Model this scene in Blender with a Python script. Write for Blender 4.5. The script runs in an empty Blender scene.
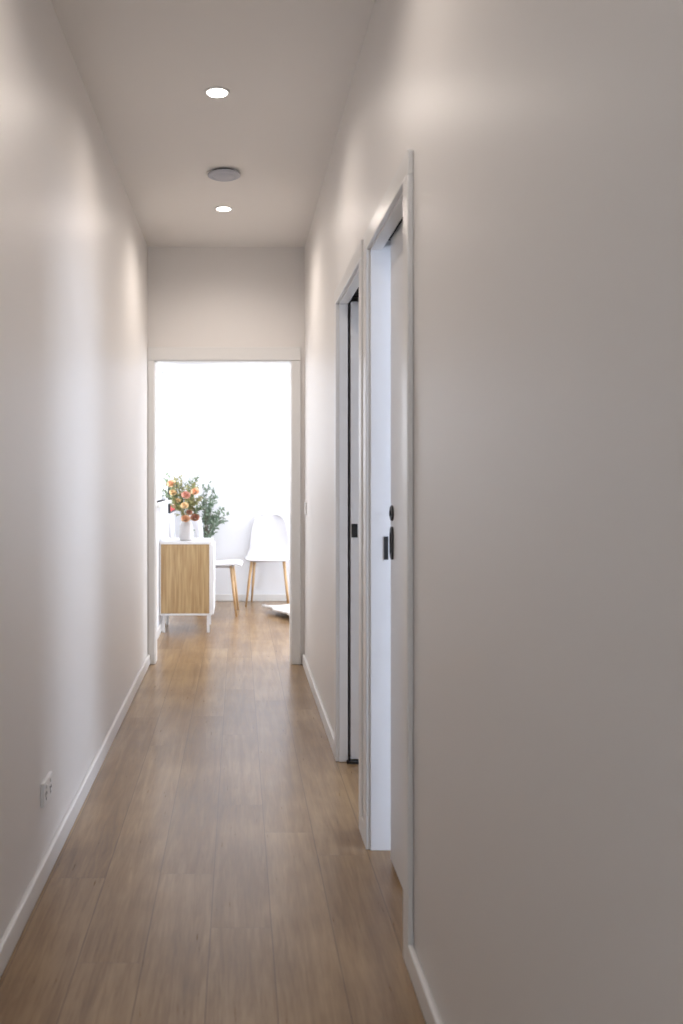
import bpy, math, random
from mathutils import Vector, Matrix
random.seed(7)
C = bpy.context.scene
COL = C.collection
PI = math.pi

# ------------------------------------------------------------ camera, world, exposure
cam_d = bpy.data.cameras.new('camera')
cam = bpy.data.objects.new('camera', cam_d); COL.objects.link(cam)
cam.location = (0, 0, 1.21); cam.rotation_euler = (PI/2, 0, 0)
cam_d.sensor_fit = 'AUTO'; cam_d.sensor_width = 36.0; cam_d.lens = 870/1024*36
cam_d.shift_x = (341.5-238.5)/1024; cam_d.shift_y = -(512-478)/1024
cam_d.clip_start = 0.02
cam_d.dof.use_dof = True; cam_d.dof.focus_distance = 4.2; cam_d.dof.aperture_fstop = 2.8
C.camera = cam
C.view_settings.view_transform = 'Standard'
C.view_settings.look = 'None'
C.view_settings.gamma = 1.0
C.view_settings.use_curve_mapping = False
C.view_settings.exposure = 0.0

w = bpy.data.worlds.new('daylight'); C.world = w; w.use_nodes = True
bg = w.node_tree.nodes['Background']
bg.inputs[0].default_value = (0.80, 0.89, 1.0, 1); bg.inputs[1].default_value = 3.0

def area(name, loc, rot, sx, sy, power, color):
    l = bpy.data.lights.new(name, 'AREA'); l.shape = 'RECTANGLE'; l.size = sx; l.size_y = sy
    l.energy = power; l.color = color
    o = bpy.data.objects.new(name, l); COL.objects.link(o); o.location = loc; o.rotation_euler = rot
    return o
# daylight standing outside each window of the rooms; the entry one is added fill
DAY = (0.86, 0.91, 1.0)
area('daylight_dining_right', (4.15, 7.3, 1.25), (0, PI/2, 0), 2.1, 2.3, 185, (0.87, 0.92, 1.0))
area('daylight_dining_left', (-1.05, 6.75, 1.6), (0, -PI/2, 0), 1.0, 1.2, 35, (0.95, 0.96, 1.0))
area('daylight_bedroom', (3.45, 3.75, 1.45), (0, PI/2, 0), 1.3, 1.2, 60, (0.72, 0.82, 1.0))
area('daylight_bathroom', (2.75, 1.65, 1.25), (0, PI/2, 0), 2.0, 1.1, 60, (0.62, 0.74, 1.0))
area('entry_fill', (-0.08, -1.75, 1.3), (PI/2, 0, 0), 0.8, 1.7, 4, (0.78, 0.86, 1.0))  # added fill from behind the camera, lifts the end wall and ceiling
DOWN_POWER = [3, 15, 15, 27]   # from behind the camera to the far end

# ------------------------------------------------------------ materials
def mat(name, color, rough=0.5, spec=0.5, metallic=0.0, emit=None, estr=0.0, bump=None, sheen=0.0, var=None):
    m = bpy.data.materials.new(name); m.use_nodes = True
    nt = m.node_tree; b = nt.nodes['Principled BSDF']
    b.inputs['Base Color'].default_value = (*color, 1)
    b.inputs['Roughness'].default_value = rough
    b.inputs['Specular IOR Level'].default_value = spec
    b.inputs['Metallic'].default_value = metallic
    if emit: b.inputs['Emission Color'].default_value = (*emit, 1); b.inputs['Emission Strength'].default_value = estr
    tc = nt.nodes.new('ShaderNodeTexCoord')
    if var:                                   # gentle colour variation (scale, amount)
        n = nt.nodes.new('ShaderNodeTexNoise'); n.inputs['Scale'].default_value = var[0]; n.inputs['Detail'].default_value = 3
        nt.links.new(tc.outputs['Object'], n.inputs['Vector'])
        mx = nt.nodes.new('ShaderNodeMix'); mx.data_type = 'RGBA'
        mx.inputs[6].default_value = (*[max(0, c*(1-var[1])) for c in color], 1)
        mx.inputs[7].default_value = (*[min(1, c*(1+var[1])) for c in color], 1)
        nt.links.new(n.outputs['Fac'], mx.inputs[0]); nt.links.new(mx.outputs[2], b.inputs['Base Color'])
    if bump:
        n = nt.nodes.new('ShaderNodeTexNoise'); n.inputs['Scale'].default_value = bump[0]; n.inputs['Detail'].default_value = 4
        nt.links.new(tc.outputs['Object'], n.inputs['Vector'])
        bp = nt.nodes.new('ShaderNodeBump'); bp.inputs['Strength'].default_value = bump[1]; bp.inputs['Distance'].default_value = 0.002
        nt.links.new(n.outputs['Fac'], bp.inputs['Height']); nt.links.new(bp.outputs['Normal'], b.inputs['Normal'])
    return m

WALL = mat('warm_white_wall_paint', (0.82, 0.79, 0.765), 0.42, 0.5, bump=(90, 0.12))
CEIL = mat('ceiling_paint', (0.86, 0.83, 0.80), 0.9, 0.1)
TRIM = mat('white_satin_trim', (0.80, 0.79, 0.775), 0.28, 0.5)
ROOMWALL = mat('white_room_paint', (0.86, 0.87, 0.90), 0.7, 0.3)
LEAFDOOR = mat('white_door_paint', (0.80, 0.79, 0.785), 0.32, 0.5)
BLACK = mat('black_hardware', (0.012, 0.012, 0.013), 0.4, 0.5)
DARK = mat('dark_slot', (0.02, 0.02, 0.02), 0.9, 0.1)
PLASTIC = mat('white_plastic', (0.82, 0.81, 0.80), 0.3)
GREYPL = mat('pale_grey_plastic', (0.52, 0.53, 0.58), 0.5)
CABWHITE = mat('white_lacquer', (0.86, 0.86, 0.87), 0.35)
SHELL = mat('white_chair_shell', (0.66, 0.65, 0.67), 0.4)
CERAMIC = mat('white_ceramic', (0.60, 0.57, 0.56), 0.35, var=(30, 0.03))
STEM = mat('green_stem', (0.16, 0.22, 0.10), 0.6)
BARK = mat('grey_brown_bark', (0.17, 0.14, 0.10), 0.9, bump=(60, 0.8))
SOIL = mat('dark_soil', (0.05, 0.035, 0.025), 0.95, bump=(80, 1.0))
LG = [mat('sage_green_leaf', (0.19, 0.25, 0.14), 0.5, var=(25, 0.3)), mat('olive_green_leaf', (0.36, 0.34, 0.15), 0.5, var=(25, 0.3)),
      mat('grey_green_olive_leaf', (0.19, 0.26, 0.18), 0.5, var=(25, 0.3))]
PEACH = mat('peach_petal', (0.80, 0.48, 0.30), 0.6, var=(60, 0.12))
PINK = mat('dusty_pink_petal', (0.68, 0.34, 0.26), 0.6, var=(60, 0.12))
YEL = mat('apricot_petal', (0.80, 0.58, 0.33), 0.6, var=(60, 0.12))
MAROON = mat('rust_brown_petal', (0.46, 0.22, 0.14), 0.6, var=(60, 0.2))
RED = mat('red_print', (0.75, 0.04, 0.04), 0.5)
PAPER = mat('white_print_paper', (0.85, 0.85, 0.84), 0.6)
RUGM = mat('white_wool', (0.86, 0.85, 0.84), 0.95, 0.1, bump=(120, 1.0))
LENS = mat('lit_downlight_lens', (0.9, 0.88, 0.85), 0.5, emit=(1.0, 0.93, 0.84), estr=12.0)

def glass_mat():
    m = bpy.data.materials.new('window_glass'); m.use_nodes = True; nt = m.node_tree
    nt.nodes.clear()
    o = nt.nodes.new('ShaderNodeOutputMaterial'); t = nt.nodes.new('ShaderNodeBsdfTransparent'); g = nt.nodes.new('ShaderNodeBsdfGlossy')
    g.inputs['Roughness'].default_value = 0.03; mx = nt.nodes.new('ShaderNodeMixShader'); mx.inputs[0].default_value = 0.06
    nt.links.new(t.outputs[0], mx.inputs[1]); nt.links.new(g.outputs[0], mx.inputs[2]); nt.links.new(mx.outputs[0], o.inputs[0])
    return m
GLASS = glass_mat()

def wood_mat(name, c1, c2, axis, scale, rough=0.45):
    m = bpy.data.materials.new(name); m.use_nodes = True; nt = m.node_tree; b = nt.nodes['Principled BSDF']
    tc = nt.nodes.new('ShaderNodeTexCoord'); mp = nt.nodes.new('ShaderNodeMapping')
    s = [scale]*3; s[axis] = scale*0.06; mp.inputs['Scale'].default_value = s
    nt.links.new(tc.outputs['Object'], mp.inputs['Vector'])
    n = nt.nodes.new('ShaderNodeTexNoise'); n.inputs['Scale'].default_value = 1.0; n.inputs['Detail'].default_value = 6; n.inputs['Distortion'].default_value = 0.6
    nt.links.new(mp.outputs['Vector'], n.inputs['Vector'])
    r = nt.nodes.new('ShaderNodeValToRGB'); r.color_ramp.elements[0].position = 0.35; r.color_ramp.elements[1].position = 0.65
    r.color_ramp.elements[0].color = (*c1, 1); r.color_ramp.elements[1].color = (*c2, 1)
    nt.links.new(n.outputs['Fac'], r.inputs['Fac']); nt.links.new(r.outputs['Color'], b.inputs['Base Color'])
    b.inputs['Roughness'].default_value = rough
    return m
OAK = wood_mat('oak_veneer', (0.40, 0.255, 0.115), (0.56, 0.40, 0.21), 2, 55)
BEECH = wood_mat('beech_leg_wood', (0.52, 0.32, 0.15), (0.66, 0.44, 0.24), 2, 60)

def floor_mat():
    m = bpy.data.materials.new('brown_oak_laminate'); m.use_nodes = True; nt = m.node_tree; b = nt.nodes['Principled BSDF']
    L = nt.links.new
    def N(t): return nt.nodes.new(t)
    def M(op, a, b_=None, c=None):
        n = N('ShaderNodeMath'); n.operation = op
        for i, v in enumerate((a, b_, c)):
            if v is None: continue
            if isinstance(v, (int, float)): n.inputs[i].default_value = v
            else: L(v, n.inputs[i])
        return n.outputs[0]
    tc = N('ShaderNodeTexCoord'); sp = N('ShaderNodeSeparateXYZ'); L(tc.outputs['Object'], sp.inputs[0])
    x, y = sp.outputs[0], sp.outputs[1]
    W, LEN = 0.164, 0.88
    u = M('DIVIDE', M('ADD', x, 0.075+W*20), W); row = M('FLOOR', u); fu = M('FRACT', u)
    # stagger: rows 20 and 21 follow the photo, others scattered
    d = M('SUBTRACT', 20.0, row)
    mid = M('COMPARE', row, 20.0, 0.1)
    ln = M('SUBTRACT', 1.76, M('MULTIPLY', mid, 0.88))
    off = M('ADD', M('MULTIPLY', d, 0.182), M('MULTIPLY', M('MULTIPLY', d, M('SUBTRACT', d, 1.0)), 0.27))
    v = M('ADD', M('SUBTRACT', M('DIVIDE', M('SUBTRACT', y, 2.34), ln), off), 40.0)
    idx = M('FLOOR', v); fv = M('FRACT', v)
    cmb = N('ShaderNodeCombineXYZ'); L(row, cmb.inputs[0]); L(idx, cmb.inputs[1])
    wn = N('ShaderNodeTexWhiteNoise'); wn.noise_dimensions = '2D'; L(cmb.outputs[0], wn.inputs['Vector'])
    # grain, shifted per board
    g = N('ShaderNodeCombineXYZ'); L(M('ADD', M('MULTIPLY', x, 26), M('MULTIPLY', wn.outputs['Value'], 40)), g.inputs[0])
    L(M('ADD', M('MULTIPLY', y, 1.9), M('MULTIPLY', wn.outputs['Value'], 17)), g.inputs[1])
    n1 = N('ShaderNodeTexNoise'); n1.inputs['Scale'].default_value = 1.0; n1.inputs['Detail'].default_value = 8; n1.inputs['Roughness'].default_value = 0.62; n1.inputs['Distortion'].default_value = 0.9
    L(g.outputs[0], n1.inputs['Vector'])
    n2 = N('ShaderNodeTexNoise'); n2.inputs['Scale'].default_value = 5.0; n2.inputs['Detail'].default_value = 5
    L(g.outputs[0], n2.inputs['Vector'])
    n3 = N('ShaderNodeTexNoise'); n3.inputs['Scale'].default_value = 2.6; n3.inputs['Detail'].default_value = 5; L(tc.outputs['Object'], n3.inputs['Vector'])
    f = M('ADD', M('MULTIPLY', n1.outputs['Fac'], 0.42), M('ADD', M('MULTIPLY', n2.outputs['Fac'], 0.22), M('ADD', M('MULTIPLY', n3.outputs['Fac'], 0.34), M('MULTIPLY', wn.outputs['Value'], 0.09))))
    r = N('ShaderNodeValToRGB'); e = r.color_ramp.elements
    e[0].position = 0.32; e[0].color = (0.115, 0.060, 0.023, 1)
    e[1].position = 0.70; e[1].color = (0.42, 0.280, 0.145, 1)
    k = e.new(0.50); k.color = (0.245, 0.144, 0.064, 1)
    L(f, r.inputs['Fac'])
    # seams
    sx = M('MINIMUM', fu, M('SUBTRACT', 1.0, fu)); sy = M('MINIMUM', fv, M('SUBTRACT', 1.0, fv))
    seam = M('MINIMUM', M('DIVIDE', M('MULTIPLY', sx, W), 0.0018), M('DIVIDE', M('MULTIPLY', sy, ln), 0.0009))
    seam = M('MINIMUM', seam, 1.0)
    mx = N('ShaderNodeMix'); mx.data_type = 'RGBA'; L(seam, mx.inputs[0]); mx.inputs[6].default_value = (0.080, 0.042, 0.020, 1); L(r.outputs['Color'], mx.inputs[7])
    L(mx.outputs[2], b.inputs['Base Color'])
    rr = M('ADD', 0.21, M('MULTIPLY', n2.outputs['Fac'], 0.22)); L(rr, b.inputs['Roughness'])
    b.inputs['Specular IOR Level'].default_value = 0.5; b.inputs['Coat Weight'].default_value = 0.35; b.inputs['Coat Roughness'].default_value = 0.2
    bp = N('ShaderNodeBump'); bp.inputs['Strength'].default_value = 0.25; bp.inputs['Distance'].default_value = 0.001
    L(M('ADD', M('MULTIPLY', n2.outputs['Fac'], 0.5), seam), bp.inputs['Height']); L(bp.outputs['Normal'], b.inputs['Normal'])
    return m
FLOOR = floor_mat()

# ------------------------------------------------------------ mesh helpers
class MB:
    def __init__(s): s.v = []; s.f = []
    def add(s, vs, fs):
        k = len(s.v); s.v += [tuple(p) for p in vs]; s.f += [tuple(i+k for i in f) for f in fs]
    def box(s, x0, x1, y0, y1, z0, z1):
        s.add([(x0,y0,z0),(x1,y0,z0),(x1,y1,z0),(x0,y1,z0),(x0,y0,z1),(x1,y0,z1),(x1,y1,z1),(x0,y1,z1)],
              [(3,2,1,0),(4,5,6,7),(0,1,5,4),(1,2,6,5),(2,3,7,6),(3,0,4,7)])
    def tube(s, pts, rads, n=10, caps=True):
        pts = [Vector(p) for p in pts]; rings = []
        up = Vector((0.3, 0.2, 1)).normalized()
        for i, p in enumerate(pts):
            t = (pts[min(i+1, len(pts)-1)]-pts[max(i-1, 0)]).normalized()
            a = t.cross(up)
            if a.length < 1e-3: a = t.cross(Vector((1, 0, 0)))
            a.normalize(); b = t.cross(a).normalized()
            r = rads[i] if isinstance(rads, (list, tuple)) else rads
            rings.append([p+a*r*math.cos(2*PI*j/n)+b*r*math.sin(2*PI*j/n) for j in range(n)])
        vs = [q for r in rings for q in r]; fs = []
        for i in range(len(pts)-1):
            for j in range(n):
                fs.append((i*n+j, i*n+(j+1)%n, (i+1)*n+(j+1)%n, (i+1)*n+j))
        if caps:
            fs.append(tuple(range(n-1, -1, -1))); m = (len(pts)-1)*n; fs.append(tuple(range(m, m+n)))
        s.add(vs, fs)
    def lathe(s, prof, n=40, c=(0, 0, 0)):
        vs = []; fs = []
        for r, z in prof:
            for j in range(n): vs.append((c[0]+r*math.cos(2*PI*j/n), c[1]+r*math.sin(2*PI*j/n), c[2]+z))
        for i in range(len(prof)-1):
            for j in range(n): fs.append((i*n+j, i*n+(j+1)%n, (i+1)*n+(j+1)%n, (i+1)*n+j))
        fs.append(tuple(range(n-1, -1, -1))); m = (len(prof)-1)*n; fs.append(tuple(range(m, m+n)))
        s.add(vs, fs)
    def grid(s, fn, nu, nv, thick=0.0):
        P = [[Vector(fn(i/nu, j/nv)) for j in range(nv+1)] for i in range(nu+1)]
        s.add([p for r in P for p in r], [(i*(nv+1)+j, (i+1)*(nv+1)+j, (i+1)*(nv+1)+j+1, i*(nv+1)+j+1) for i in range(nu) for j in range(nv)])
    def build(s, name, m, parent=None, bevel=0, smooth=False, loc=None, seg=2):
        me = bpy.data.meshes.new(name); me.from_pydata(s.v, [], s.f); me.update()
        o = bpy.data.objects.new(name, me); COL.objects.link(o); me.materials.append(m)
        if parent: o.parent = parent
        if loc: o.location = loc
        if smooth:
            for p in me.polygons: p.use_smooth = True
        if bevel:
            md = o.modifiers.new('bevel', 'BEVEL'); md.width = bevel; md.segments = seg; md.limit_method = 'ANGLE'; md.harden_normals = False
        return o
def props(o, label=None, cat=None, group=None, kind=None):
    if label: o['label'] = label
    if cat: o['category'] = cat
    if group: o['group'] = group
    if kind: o['kind'] = kind
    return o
def empty(name, loc, rz=0, label=None, cat=None, group=None):
    o = bpy.data.objects.new(name, None); COL.objects.link(o); o.location = loc; o.rotation_euler = (0, 0, rz); o.empty_display_size = .05
    return props(o, label, cat, group)
def copy_tree(o, parent=None):
    c = o.copy(); COL.objects.link(c)
    if parent: c.parent = parent
    for ch in [q for q in bpy.data.objects if q.parent == o]: copy_tree(ch, c)
    return c
def struct(mb, name, m, bevel=0, label=None, parent=None):
    return props(mb.build(name, m, parent, bevel), label=label, kind='structure')

# ------------------------------------------------------------ room shell
H = 2.713                      # ceiling height
XL, XR = -0.59, 0.43           # hall walls
YE, YE2 = 5.66, 5.78           # end wall front / back
YB = 8.56                      # dining back wall
YS = -1.6                      # behind the camera
WT = 0.13                      # side wall thickness
RX = 4.0                       # dining right wall
# door openings on the right wall
D1 = (2.20, 2.825); D2 = (3.005, 3.707); DH = 1.95
EX0, EX1, EH = -0.54, 0.338, 1.968

b = MB(); b.box(-1.0, RX+0.1, YS, YB+0.1, -0.1, 0)
struct(b, 'floor', FLOOR, label='brown wood-look plank floor running down the hallway')
b = MB(); b.box(-0.75, RX+0.1, YS, YB+0.1, H, H+0.1)
struct(b, 'ceiling', CEIL, label='plain white hallway ceiling')
b = MB(); b.box(XL-0.12, XL, YS, YE2, 0, H)
struct(b, 'wall_left', WALL, label='long white left hallway wall with a low power point')
J = 0.018  # lining thickness
XB = XR+WT
b = MB()
b.box(XR, XB, YS, 1.50, 0, H)
b.box(XR, XR+0.038, 1.50, D1[0]-J, 0, H); b.box(XB-0.034, XB, 1.50, D1[0]-J, 0, H)      # pocket skins of the near door
b.box(XR, XB, D1[0]-J, D1[1]+J, DH+0.045, H); b.box(XR+0.038, XB-0.034, 1.5, D1[0]-J, DH+0.045, H)
b.box(XR, XB, D1[1]+J, D2[0]-J, 0, H)
b.box(XR, XB, D2[0]-J, D2[1]+J, DH+0.045, H)
b.box(XR, XR+0.038, D2[1]+J, 4.47, 0, H); b.box(XB-0.034, XB, D2[1]+J, 4.47, 0, H)
b.box(XR+0.038, XB-0.034, D2[1]+J, 4.47, DH+0.045, H)
b.box(XR, XB, 4.47, YE2, 0, H)
struct(b, 'wall_right', WALL, label='white right hallway wall with two doorways')
b = MB()
b.box(XL, EX0-J, YE, YE2, 0, H); b.box(EX1+J, XR, YE, YE2, 0, H); b.box(EX0-J, EX1+J, YE, YE2, EH+J, H)
struct(b, 'wall_end', WALL, label='white hallway end wall above and around the open doorway')
# dining room
WLY0, WLY1, WLZ0, WLZ1 = 6.25, 7.50, 1.02, 2.12
XD = -0.62
b = MB()
b.box(XD-0.12, XD, YE2, WLY0, 0, H); b.box(XD-0.12, XD, WLY1, YB, 0, H)
b.box(XD-0.12, XD, WLY0, WLY1, 0, WLZ0); b.box(XD-0.12, XD, WLY0, WLY1, WLZ1, H)
struct(b, 'wall_dining_left', ROOMWALL, label='white far-room side wall with the window')
b = MB(); b.box(XD-0.12, RX+0.1, YB, YB+0.1, 0, H)
struct(b, 'wall_dining_back', ROOMWALL, label='bright white back wall of the far room')
b = MB(); b.box(XB, RX+0.1, YE, YE2, 0, H)
struct(b, 'wall_dining_front', ROOMWALL)
b = MB(); b.box(RX, RX+0.1, YE2, 6.15, 0, H); b.box(RX, RX+0.1, 8.35, YB, 0, H); b.box(RX, RX+0.1, 6.15, 8.35, 2.3, H); b.box(RX, RX+0.1, 6.15, 8.35, 0, .2)
struct(b, 'wall_dining_right', ROOMWALL)
# side rooms
b = MB(); b.box(XB, 3.4, 2.87, 2.97, 0, H); struct(b, 'wall_partition', ROOMWALL)
b = MB(); b.box(XB, 2.7, 0.95, 1.05, 0, H); struct(b, 'wall_bathroom_near', ROOMWALL)
b = MB(); b.box(2.6, 2.7, 1.05, 1.1, 0, H); b.box(2.6, 2.7, 2.2, 2.87, 0, H); b.box(2.6, 2.7, 1.1, 2.2, 0, .25); b.box(2.6, 2.7, 1.1, 2.2, 2.25, H); struct(b, 'wall_bathroom_outer', ROOMWALL)
b = MB(); b.box(3.3, 3.4, 2.97, 3.15, 0, H); b.box(3.3, 3.4, 4.35, YE, 0, H); b.box(3.3, 3.4, 3.15, 4.35, 0, .8); b.box(3.3, 3.4, 3.15, 4.35, 2.1, H); struct(b, 'wall_bedroom_outer', ROOMWALL)
b = MB(); b.box(XL-0.12, -.53, YS-0.1, YS, 0, H); b.box(.37, XB, YS-0.1, YS, 0, H); b.box(-.53, .37, YS-0.1, YS, 2.2, H); struct(b, 'wall_behind', WALL)

# windows (frame, sash bars, pane, sill)
def window(n, xc, y0, y1, z0, z1, inner, mull, label=None):
    fr = MB(); t = 0.045
    fr.box(xc-.03, xc+.03, y0, y0+t, z0, z1); fr.box(xc-.03, xc+.03, y1-t, y1, z0, z1)
    fr.box(xc-.03, xc+.03, y0+t, y1-t, z0, z0+t); fr.box(xc-.03, xc+.03, y0+t, y1-t, z1-t, z1)
    for k in range(mull):
        ym = y0+(y1-y0)*(k+1)/(mull+1); fr.box(xc-.022, xc+.022, ym-.02, ym+.02, z0+t, z1-t)
    f = struct(fr, 'window_%d' % n, TRIM, 0.003, label)
    g = MB(); g.box(xc-.003, xc+.003, y0+t-.006, y1-t+.006, z0+t-.006, z1-t+.006); g.build('pane', GLASS, f)
    s = MB(); d = inner; s.box(min(xc+.02*d, xc+.12*d), max(xc+.02*d, xc+.12*d), y0-.03, y1+.03, z0-.022, z0); s.build('sill', TRIM, f, 0.003)
window(1, XD-0.07, WLY0, WLY1, WLZ0, WLZ1, 1, 1, 'bright side window of the far room beside the flowers')
window(2, RX+0.05, 6.15, 8.35, 0.2, 2.3, -1, 2)
window(3, 3.35, 3.15, 4.35, 0.8, 2.1, -1, 1)
window(4, 2.65, 1.1, 2.2, 0.25, 2.25, -1, 0)

b = MB(); b.box(-.53, -.44, YS-.07, YS-.03, 0, 2.2); b.box(.28, .37, YS-.07, YS-.03, 0, 2.2); b.box(-.44, .28, YS-.07, YS-.03, 2.1, 2.2); b.box(-.44, .28, YS-.07, YS-.03, 0, .35)
d3 = struct(b, 'door_3_added', TRIM, .003)  # unseen glazed door, added to give the entry fill an opening
b = MB(); b.box(-.445, .285, YS-.053, YS-.047, .345, 2.105); b.build('pane', GLASS, d3)
# skirting boards
ST, SH = 0.016, 0.068
def skirt(name, boxes, m=TRIM):
    b = MB()
    for x0, x1, y0, y1 in boxes: b.box(x0, x1, y0, y1, 0, SH)
    struct(b, name, m, 0.005)
AW, AT = 0.062, 0.016
skirt('baseboard_left', [(XL, XL+ST, YS, YE-AT)])
skirt('baseboard_right', [(XR-ST, XR, YS, D1[0]-.005-AW), (XR-ST, XR, D2[1]+.005+AW, YE-AT)])
skirt('baseboard_dining_back', [(XD, RX, YB-ST, YB)])
skirt('baseboard_dining_left', [(XD, XD+ST, YE2, YB-ST)])

# door frames: split lining + architraves, per side doorway
def side_frame(n, y0, y1, pocket, label):
    """pocket: 'near' or 'far' side of the opening where the leaf slides in"""
    b = MB(); zt = DH
    def lining(ya, yb, split):
        if split:
            b.box(XR-.002, XR+.036, ya, yb, 0, zt+J); b.box(XB-.034, XB+.002, ya, yb, 0, zt+J)
        else:
            b.box(XR-.002, XB+.002, ya, yb, 0, zt+J)
    lining(y0-J, y0, pocket == 'near'); lining(y1, y1+J, pocket == 'far')
    # head lining, split round the track
    b.box(XR-.002, XR+.036, y0, y1, zt, zt+J); b.box(XB-.034, XB+.002, y0, y1, zt, zt+J)
    t = struct(b, 'trim_%d' % n, TRIM, 0.002, label)
    r = 0.005
    for sx0, sx1 in ((XR-AT, XR-.0005), (XB+.0005, XB+AT)):
        for ya, yb in ((y0-r-AW, y0-r), (y1+r, y1+r+AW)):
            a = MB(); a.box(sx0, sx1, ya, yb, 0, zt+r); a.build('architrave', TRIM, t, 0.004, seg=3)
        a = MB(); a.box(sx0, sx1, y0-r-AW, y1+r+AW, zt+r, zt+r+AW); a.build('architrave', TRIM, t, 0.004, seg=3)
    k = MB(); k.box(XR+.040, XB-.036, y0+.01, y1-.01, zt+.028, zt+.042); k.build('sliding_track', DARK, t)
    return t
t1 = side_frame(1, *D1, 'near', 'white frame of the nearer right-hand doorway')
t2 = side_frame(2, *D2, 'far', 'white frame of the farther right-hand doorway')
b = MB(); b.box(XR-.004-ST+.004, XR, D1[1]+.005+AW+.002, D2[0]-.005-AW-.002, 0, SH)
if D2[0]-AW-.014 > D1[1]+AW: struct(b, 'baseboard_between', TRIM, 0.002)
# strike plate on the far jamb of the near doorway
b = MB(); b.box(0.472, 0.486, D1[1]-.003, D1[1]+.001, 0.945, 1.020); b.build('strike_plate', BLACK, t1)
# end doorway frame
b = MB()
b.box(EX0-J, EX0, YE-.002, YE2+.002, 0, EH+J); b.box(EX1, EX1+J, YE-.002, YE2+.002, 0, EH+J); b.box(EX0, EX1, YE-.002, YE2+.002, EH, EH+J)
t3 = struct(b, 'trim_3', TRIM, 0.002, 'white frame of the open doorway at the hallway end')
for ya, yb in ((YE-AT, YE-.0005), (YE2+.0005, YE2+AT)):
    lo = XL+.001 if ya < YE2 else XD+.001
    a = MB(); a.box(lo, EX0-.005, ya, yb, 0, EH+.005); a.build('architrave', TRIM, t3, 0.004)
    a = MB(); a.box(EX1+.005, EX1+.005+AW, ya, yb, 0, EH+.005); a.build('architrave', TRIM, t3, 0.004)
    a = MB(); a.box(lo, EX1+.005+AW, ya, yb, EH+.005, EH+.005+AW+.026); a.build('architrave', TRIM, t3, 0.004)

# sliding door leaves
LX0, LX1 = 0.478, 0.514
b = MB(); b.box(LX0, LX1, 1.97, 2.735, 0.012, DH+.012)
d1 = struct(b, 'door_1', LEAFDOOR, 0.002, 'white sliding door left slightly ajar, nearer on the right wall')
def oval_plate(name, cy, cz, ry, rz, x0, x1, parent, m=BLACK, n=28, sq=2.0):
    b = MB(); vs = []
    for xx, k in ((x1, 1.0), (x0+.002, 1.0), (x0, .86)):
        for j in range(n):
            a = 2*PI*j/n; c, s = math.cos(a), math.sin(a)
            c = math.copysign(abs(c)**(2/sq), c); s = math.copysign(abs(s)**(2/sq), s)
            vs.append((xx, cy+ry*k*c, cz+rz*k*s))
    fs = [(i*n+j, i*n+(j+1)%n, (i+1)*n+(j+1)%n, (i+1)*n+j) for i in range(2) for j in range(n)]
    fs += [tuple(range(n)), tuple(range(3*n-1, 2*n-1, -1))]
    b.add(vs, fs); return b.build(name, m, parent)
p = oval_plate('turn_snib', 2.702, 1.101, .026, .024, LX0-.006, LX0+.001, d1)
q = MB(); q.box(LX0-.010, LX0-.006, 2.699, 2.705, 1.092, 1.110); q.build('thumb_turn', BLACK, p, .001)
p = oval_plate('flush_pull', 2.702, 1.008, .024, .051, LX0-.006, LX0+.001, d1, sq=4.0)
q = MB(); q.box(LX0-.0075, LX0-.006, 2.692, 2.712, 0.975, 1.04); q.build('finger_recess', DARK, p, .0005)
b = MB(); b.box(LX0, LX1, D2[1]-.002, 4.43, 0.012, DH+.012)
d2 = struct(b, 'door_2', LEAFDOOR, 0.002, 'white sliding door pushed fully back into the wall pocket')
b = MB(); b.box(0.481, 0.507, D2[1]-.005, D2[1]-.001, 0.957, 1.015); k = b.build('edge_latch', BLACK, d2, .001)
b = MB(); b.box(0.487, 0.501, D2[1]-.007, D2[1]-.005, 0.972, 0.998); b.build('latch_bolt', BLACK, k, .0005)
b = MB(); b.box(0.460, 0.512, D2[1]-.03, D2[1]-.004, 0.0, 0.010); b.box(0.466, 0.474, D2[1]-.02, D2[1]-.006, 0.010, 0.028)
b.build('floor_guide', BLACK, t2, .001)

# ------------------------------------------------------------ ceiling fittings
def downlight(y, power, label):
    t = empty('downlight', (-0.083, y, H), 0, label, 'ceiling light', 'recessed hallway downlights')
    b = MB(); b.lathe([(0.040, -.001), (0.040, -.0045), (0.046, -.005), (0.049, -.003), (0.050, 0.0)]); b.build('rim', PLASTIC, t, smooth=True)
    b = MB(); b.lathe([(0.0395, -.0012), (0.0395, -.0042), (0.034, -.0052), (0.0, -.0055)]); b.build('lens', LENS, t, smooth=True)
    l = bpy.data.lights.new('downlight_lamp', 'SPOT'); l.energy = power; l.color = (1.0, 0.895, 0.81)
    l.spot_size = math.radians(164); l.spot_blend = 0.9; l.shadow_soft_size = 0.035
    o = bpy.data.objects.new('downlight_lamp', l); COL.objects.link(o); o.parent = t; o.location = (0, 0, -.03)
downlight(3.388, DOWN_POWER[2], 'lit round ceiling downlight, the nearer and larger of the two')
downlight(4.85, DOWN_POWER[3], 'lit round ceiling downlight nearest the end doorway, beyond the vent')
downlight(1.93, DOWN_POWER[1], 'hallway downlight just out of view, nearer than both lit ones in view')
downlight(0.45, DOWN_POWER[0], 'hallway downlight overhead, farthest from the end doorway')
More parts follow.
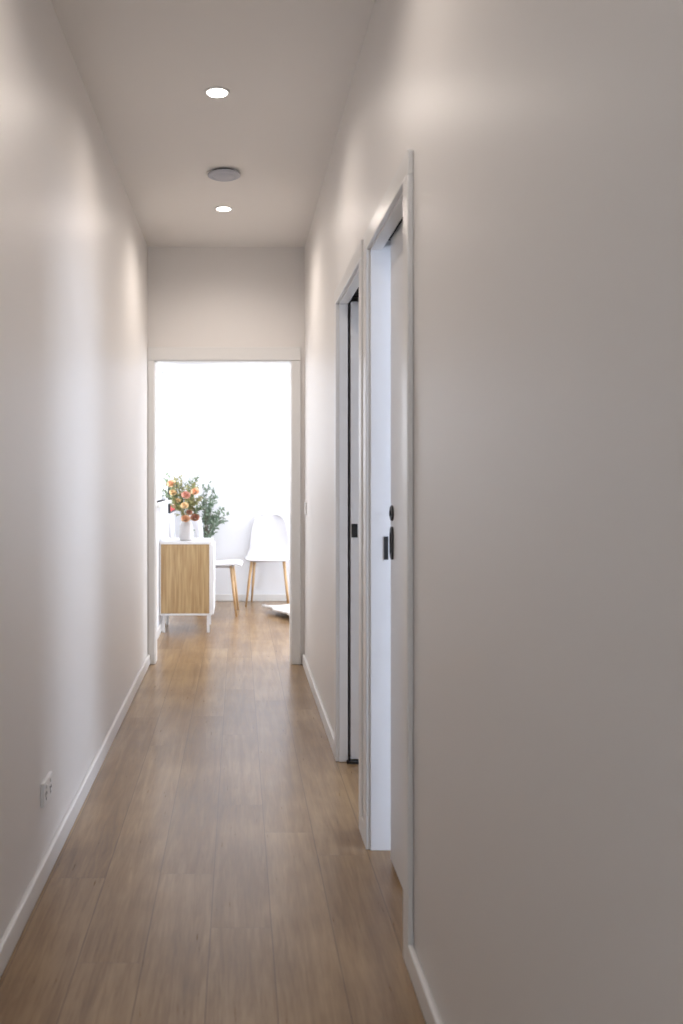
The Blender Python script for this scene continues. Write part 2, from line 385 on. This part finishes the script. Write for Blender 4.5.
for x, y in ((0.35, 6.75), (0.35, 7.9)):      # unseen downlights added to brighten the far room floor
    t = empty('downlight', (x, y, H), 0, 'added unseen downlight in the far room ceiling', 'ceiling light', 'added far room downlights')
    b = MB(); b.lathe([(0.040, -.001), (0.040, -.0045), (0.046, -.005), (0.049, -.003), (0.050, 0.0)]); b.build('rim', PLASTIC, t, smooth=True)
    b = MB(); b.lathe([(0.0395, -.0012), (0.0395, -.0042), (0.034, -.0052), (0.0, -.0055)]); b.build('lens', LENS, t, smooth=True)
    l = bpy.data.lights.new('downlight_lamp', 'SPOT'); l.energy = 62; l.color = (1.0, 0.96, 0.94)
    l.spot_size = math.radians(78); l.spot_blend = 1.0; l.shadow_soft_size = 0.04
    o = bpy.data.objects.new('downlight_lamp', l); COL.objects.link(o); o.parent = t; o.location = (0, 0, -.03)
t = empty('ceiling_vent', (-0.071, 4.28, H), 0, 'round pale grey ceiling vent between the two lit downlights', 'ceiling vent')
b = MB(); b.lathe([(0.062, 0), (0.062, -.012)]); b.build('shadow_gap_neck', DARK, t, smooth=False)  # dark colour stands in for the shadow gap above the cover
b = MB(); b.lathe([(0.062, -.012), (0.080, -.010), (0.081, -.016), (0.070, -.021), (0.058, -.023), (0.056, -.020), (0.052, -.020), (0.050, -.024), (0.0, -.026)]); b.build('cover', GREYPL, t, smooth=True)

# ------------------------------------------------------------ wall fittings
t = empty('power_outlet', (XL, 2.65, 0.262), 0, 'white double power point low on the left hallway wall', 'power point')
b = MB(); b.box(0, .011, -.058, .058, -.036, .036); b.build('plate', PLASTIC, t, .003)
for dy in (-.03, .03):
    b = MB(); b.box(.011, .0155, dy-.006, dy+.006, .014, .026); b.build('rocker', PLASTIC, t, .001)
    b = MB()
    b.box(.011, .0118, dy-.009, dy-.006, -.008, .002); b.box(.011, .0118, dy+.006, dy+.009, -.008, .002); b.box(.011, .0118, dy-.0015, dy+.0015, -.022, -.012)
    b.build('socket_slots', DARK, t)
t = empty('light_switch', (XR, 5.52, 1.018), 0, 'small white light switch on the right wall beside the end doorway', 'light switch')
b = MB(); b.box(-.010, 0, -.036, .036, -.040, .040); b.build('plate', PLASTIC, t, .003)
b = MB(); b.box(-.014, -.010, -.006, .006, .006, .022); b.box(-.014, -.010, -.006, .006, -.022, -.006); b.build('rocker', PLASTIC, t, .001)

# ------------------------------------------------------------ sideboard
CX0, CX1, CY0, CY1, CT = -0.617, -0.208, 6.79, 7.22, 0.714
t = empty('sideboard', (CX0, CY0, 0), 0, 'white sideboard with an oak end panel on white legs', 'sideboard')
L_ = CX1-CX0; D_ = CY1-CY0
b = MB(); b.box(0, L_, 0, D_, CT-.022, CT); b.build('top', CABWHITE, t, .003)
b = MB(); b.box(.012, L_-.012, .014, D_-.004, .150, CT-.022); b.box(L_-.020, L_-.001, .002, D_, .140, CT-.022); b.box(0.001, .010, .002, D_, .140, CT-.022); b.box(.010, L_-.020, .002, D_, .136, .150)
b.build('carcass', CABWHITE, t, .002)
b = MB(); b.box(.011, L_-.021, .003, .014, .152, CT-.023); props(b.build('end_panel', OAK, t, .001), label='pale oak panel')
dd = MB(); dd.box(L_-.001, L_+.014, .006, D_-.006, .146, CT-.026); dr = dd.build('door', CABWHITE, t, .002)
b = MB(); b.box(L_+.014, L_+.022, .035, .045, .40, .50); b.build('handle', CABWHITE, dr, .002)
for lx in (.030, L_-.030):
    for ly in (.03, D_-.03):
        b = MB(); b.box(lx-.010, lx+.010, ly-.010, ly+.010, 0, .137); b.build('leg', CABWHITE, t, .002)

# ------------------------------------------------------------ chairs
def make_chair(loc, rz, label):
    t = empty('dining_chair', loc, rz, label, 'chair', 'white shell chairs in the far room')
    # one continuous moulded shell: seat -> back; v runs from the front lip to the back top
    path = [(-.225, .438, .185), (-.215, .452, .205), (-.17, .462, .222), (-.08, .455, .228), (.02, .447, .226), (.10, .450, .222), (.145, .475, .216), (.165, .52, .208), (.175, .60, .196), (.183, .68, .184), (.190, .76, .165), (.194, .81, .145), (.196, .838, .110), (.197, .848, .065)]
    n = len(path)-1
    def fn(u, v):
        k = v*n; i = min(int(k), n-1); f = k-i
        y, z, wd = [path[i][q]*(1-f)+path[i+1][q]*f for q in range(3)]
        s = (u-.5)*2; x = wd*s
        if v < .5: z += .009*abs(s)**3*min(1, v*5)
        else: y -= .045*abs(s)**2.2*min(1, (v-.5)*5); 
        if v < .5: pass
        return (x, y, z)
    b = MB(); b.grid(fn, 16, n*2)
    o = b.build('seat_shell', SHELL, t, smooth=True)
    md = o.modifiers.new('thickness', 'SOLIDIFY'); md.thickness = .016; md.offset = -1
    md = o.modifiers.new('soft', 'SUBSURF'); md.levels = 1; md.render_levels = 1
    b = MB(); b.tube([(-.14, -.135, .425), (.14, -.135, .425)], .009); b.tube([(-.12, .11, .425), (.12, .11, .425)], .009)
    b.tube([(-.14, -.135, .425), (-.12, .11, .425)], .009); b.tube([(.14, -.135, .425), (.12, .11, .425)], .009)
    b.build('under_frame', SHELL, t, smooth=True)
    for sx in (-1, 1):
        for (tx, ty, fx, fy) in ((.150, -.125, .202, -.175), (.140, .10, .176, .158)):
            b = MB(); b.tube([(sx*tx, ty, .438), (sx*(tx*.5+fx*.5), (ty+fy)/2, .22), (sx*fx, fy, 0.0)], [.0145, .0135, .0085], 14)
            b.build('leg', BEECH, t, smooth=True)
    return t
ch = make_chair((0.288, 8.325, 0), -.10, 'white shell chair with wooden legs facing the hallway against the back wall')
c2 = copy_tree(ch); c2.location = (-0.185, 7.80, 0); c2.rotation_euler = (0, 0, PI/2-.04)
c2['label'] = 'white shell chair seen side-on, seat showing beside the oak-ended sideboard'

# ------------------------------------------------------------ rug
def rug():
    A = Vector((.212, 7.86)); e1 = Vector((.93, .37)).normalized(); e2 = Vector((.37, -.93)).normalized()
    L1, L2 = 1.15, 1.55; nu, nv = 46, 60
    from mathutils import noise
    def fn(u, v):
        p = A+e1*L1*u+e2*L2*v
        n = noise.noise(Vector((p.x*9, p.y*9, 0)))*.012+noise.noise(Vector((p.x*35, p.y*35, 3)))*.006
        ed = min(u, v, 1-u, 1-v); n2 = noise.noise(Vector((p.x*14, p.y*14, 7)))
        q = p+(e1*(-1 if u < .02 else 0)+e2*(-1 if v < .02 else 0))*n2*.03
        return (q.x, q.y, .034+n+max(0, .05-u)*.35)
    b = MB(); b.grid(fn, nu, nv)
    o = b.build('rug', RUGM, smooth=True)
    md = o.modifiers.new('thickness', 'SOLIDIFY'); md.thickness = .022; md.offset = -1
    props(o, 'fluffy white rug corner on the far-room floor in front of a chair', 'rug')
rug()

# ------------------------------------------------------------ picture on the far-room side wall
t = empty('framed_picture', (XD, 8.08, 1.028), 0, 'black framed picture with a red lower band, behind the flowers', 'picture')
b = MB(); hw, hh, k = .43, .130, .020
b.box(.001, .022, -hw, -hw+k, -hh, hh); b.box(.001, .022, hw-k, hw, -hh, hh); b.box(.001, .022, -hw+k, hw-k, -hh, -hh+.012); b.box(.001, .022, -hw+k, hw-k, hh-.012, hh)
b.build('frame', BLACK, t, .001)
b = MB(); b.box(.001, .010, -hw+k, hw-k, -hh+.012, hh-.012); pr = b.build('print', PAPER, t)
b = MB(); b.box(.010, .0112, -hw+k+.002, hw-k-.002, -hh+.013, -hh+.062); props(b.build('colour_band', RED, pr), label='red lower band')

# ------------------------------------------------------------ plants
def leaf(b, base, d, length, width, up, curl=.15):
    d = d.normalized(); side = d.cross(up)
    if side.length < 1e-3: side = d.cross(Vector((1, 0, 0)))
    side.normalize(); nrm = side.cross(d)
    P = []
    for f, wv in ((0, .08), (.25, .75), (.55, 1.0), (.82, .6), (1, .03)):
        c = base+d*length*f-nrm*curl*length*f*f
        P += [c-side*width*wv*.5+nrm*width*.12, c, c+side*width*wv*.5+nrm*width*.12]
    b.add(P, [(i*3+j, i*3+j+1, i*3+j+4, i*3+j+3) for i in range(4) for j in range(2)])
def rv(s=1.0): return Vector((random.uniform(-s, s), random.uniform(-s, s), random.uniform(-s, s)))
def bez(p0, p1, p2, n):
    return [p0*(1-t)**2+p1*2*t*(1-t)+p2*t*t for t in [i/n for i in range(n+1)]]
VX, VY, VZ = -0.413, 6.885, CT
t = empty('vase', (VX, VY, VZ), 0, 'white ceramic vase of flowers on top of the sideboard', 'vase')
b = MB(); b.lathe([(.042, 0), (.050, .003), (.055, .02), (.056, .08), (.053, .118), (.040, .142), (.033, .152), (.034, .160), (.031, .160), (.029, .152), (.036, .138), (.042, .10), (.042, .012), (0.001, .010)]); b.build('body', CERAMIC, t, smooth=True)
mouth = Vector((VX, VY, VZ+.150)); foot = Vector((VX, VY, VZ+.02))
def pix(px, py, Y): s = 870/Y; return Vector(((px-238.5)/s, Y, 1.21-(py-478)/s))
def sprig(name, tip, m, n, ll, lw, label, cat, group, src=None, side=6, spread=.045):
    src = src or mouth+Vector((random.uniform(-.014, .014), random.uniform(-.014, .014), 0))
    mid = src.lerp(tip, .5)+Vector((0, 0, .05))+rv(.015)
    path = ([foot+rv(.008)] if src.z < 1 else [])+bez(src, mid, tip, 10)
    t = empty(name, tuple(path[0]), 0, label, cat, group)
    o0 = path[0]
    s = MB(); s.tube([p-o0 for p in path], [.0018]*(len(path)-3)+[.0012]*3, 6); 
    f = MB()
    k0 = 1 if src.z < 1 else 0
    tw = []
    for i in range(side):     # side twigs
        a = random.uniform(.35, .85); p = path[k0+int(a*10)]
        e = p+(tip-src).normalized()*random.uniform(.03, .07)+rv(spread)
        s.tube([p-o0, e-o0], .0010, 5); tw.append((p, e))
    for i in range(n):
        if tw and random.random() < .5: p0, p1 = random.choice(tw); a = random.random(); p = p0.lerp(p1, a); d = p1-p0
        else:
            a = random.uniform(.3, 1)*10; j = min(int(a), 9); p = path[k0+j].lerp(path[k0+j+1], a-j); d = path[k0+j+1]-path[k0+j]
        d = d.normalized()*.7+rv(1.0)
        leaf(f, p-o0, d, ll*random.uniform(.6, 1.2), lw*random.uniform(.7, 1.2), rv(), random.uniform(-.1, .3))
    s.build('stem', STEM, t, smooth=True); f.build('leaves', m, t)
    return t
G1 = 'green sprigs in the white vase'
for i, (px, py, Y, mi) in enumerate([(164, 478, 6.87, 0), (167, 474, 6.92, 0), (174, 477, 6.83, 1), (181, 476, 6.95, 1), (190, 479, 6.86, 0), (198, 475, 6.93, 0), (194, 484, 6.84, 1),
                                     (163, 490, 6.90, 0), (172, 497, 6.80, 1), (200, 497, 6.84, 1), (201, 508, 6.80, 0), (177, 508, 6.80, 1), (188, 486, 6.80, 1), (179, 488, 6.96, 0), (193, 500, 6.78, 1), (169, 486, 6.95, 1)]):
    sprig('leafy_sprig', pix(px, py, Y), LG[mi], 95, .027, .011, 'fine green leafy sprig in the bouquet in the white vase', 'sprig', G1)

def rose(px, py, Y, r, m, label, group=None):
    r *= 1.02; c = pix(px, py, Y); src = mouth+Vector((random.uniform(-.012, .012), random.uniform(-.012, .012), 0))
    t = empty('rose', tuple(foot), 0, label, 'flower', group)
    path = [foot+rv(.004), src]+bez(src, src.lerp(c, .5)+Vector((0, 0, .02)), c-Vector((0, 0, r*.5)), 5)[1:]
    s = MB(); s.tube([p-foot for p in path], .0020, 6); s.build('stem', STEM, t, smooth=True)
    b = MB(); ax = Vector((random.uniform(-.3, .3), -.75, .65)).normalized()
    q = ax.to_track_quat('Z', 'Y').to_matrix()
    cc = c-foot
    for ring, (cnt, rr, op, hgt) in enumerate([(3, .25, .10, .75), (4, .45, .25, .80), (5, .70, .55, .75), (6, .95, .95, .55)]):
        for i in range(cnt):
            a0 = 2*PI*(i+.5*(ring % 2))/cnt+random.uniform(-.15, .15)
            def fn(u, v, a0=a0, rr=rr, op=op, hgt=hgt, cnt=cnt):
                wv = math.sin(PI*min(1, .18+.72*v))**.6
                ang = a0+(u-.5)*2*PI/cnt*1.5*wv
                rad = r*rr*(.25+.75*math.sin(v*PI/2))*(1+op*.12*v*v)
                z = r*(-.45+hgt*1.15*v-op*.35*v*v)-r*.06*abs(u-.5)
                return cc+q@Vector((rad*math.cos(ang), rad*math.sin(ang), z))
            b.grid(fn, 5, 5)
    o = b.build('bloom', m, t, smooth=True)
    lf = MB()
    for k in range(6):
        leaf(lf, cc-Vector((0, 0, r*.6)), Vector((math.cos(k), math.sin(k)*.6, .1)), r*1.1, r*.5, Vector((0, 0, 1)))
    lf.build('sepals', LG[1], t)
rose(195, 491, 6.77, .032, PEACH, 'peach rose highest on the right of the bouquet in the vase')
rose(186, 494.5, 6.75, .034, PINK, 'dusty pink rose at the centre of the bouquet in the vase')
rose(184.5, 505, 6.74, .030, YEL, 'apricot yellow rose halfway down the bouquet in the vase')
rose(185.5, 518, 6.79, .034, PEACH, 'peach rose resting at the rim of the white vase')
rose(171.5, 483, 6.85, .034, PEACH, 'peach rose at the upper left of the bouquet in the vase')
rose(173, 492, 6.84, .028, YEL, 'faded apricot rose at the left edge of the bouquet, under the upper left one')
rose(195, 517, 6.79, .034, MAROON, 'larger rust brown flower low on the right of the bouquet')
rose(189.5, 512, 6.76, .024, MAROON, 'smaller dark rust flower left of the larger rust brown one')
rose(178, 500, 6.83, .020, YEL, 'smallest apricot rose left of the bouquet centre')

# potted olive tree in the corner
OX, OY = -0.325, 8.37
t = empty('potted_olive_tree', (OX, OY, 0), 0, 'grey-green olive plant standing behind the sideboard and vase', 'potted plant')
b = MB(); b.lathe([(.075, 0), (.082, .004), (.10, .22), (.105, .225), (.105, .24), (.094, .24), (.090, .215), (.0, .215)]); b.build('pot', CERAMIC, t, smooth=True)
b = MB(); b.lathe([(.089, .205), (.085, .220), (.04, .226), (0, .226)]); b.build('soil', SOIL, t, smooth=True)
tr = MB(); fo = MB(); base = Vector((0, 0, .20))
tr.tube([base, Vector((.01, 0, .45)), Vector((0, .01, .66))], [.010, .009, .007], 8)
tips = []
for (px, py) in [(203, 486), (208, 484), (214, 487), (217, 492), (211, 497), (204, 500), (222, 509), (228, 514), (224, 520), (219, 524), (213, 515), (207, 512), (200, 518), (197, 531), (203, 527), (214, 531), (208, 535), (210, 505), (217, 516), (199, 534)]:
    p = pix(px, py, OY+random.uniform(-.10, .07)); p = Vector((p.x-OX, p.y-OY, p.z)); tips.append(p)
for p in tips:
    st = Vector((0.005, 0, random.uniform(.50, .68))) if p.z > .75 else Vector((0.005, 0, random.uniform(.42, .5)))
    path = bez(st, st.lerp(p, .55)+Vector((-p.x*.25, 0, .05)), p, 8)
    tr.tube(path, [.004, .0036, .0032, .003, .0026, .0022, .002, .0016, .0012], 6)
    for i in range(34 if p.z > .80 else 24):
        a = random.uniform(.38, 1.0)*8; j = min(int(a), 7); q = path[j].lerp(path[j+1], a-j); d = (path[j+1]-path[j]).normalized()
        leaf(fo, q+rv(.012), d*.5+rv(1.0), random.uniform(.034, .055), random.uniform(.013, .019), rv())
tr.build('trunk', BARK, t, smooth=True); fo.build('foliage', LG[2], t)
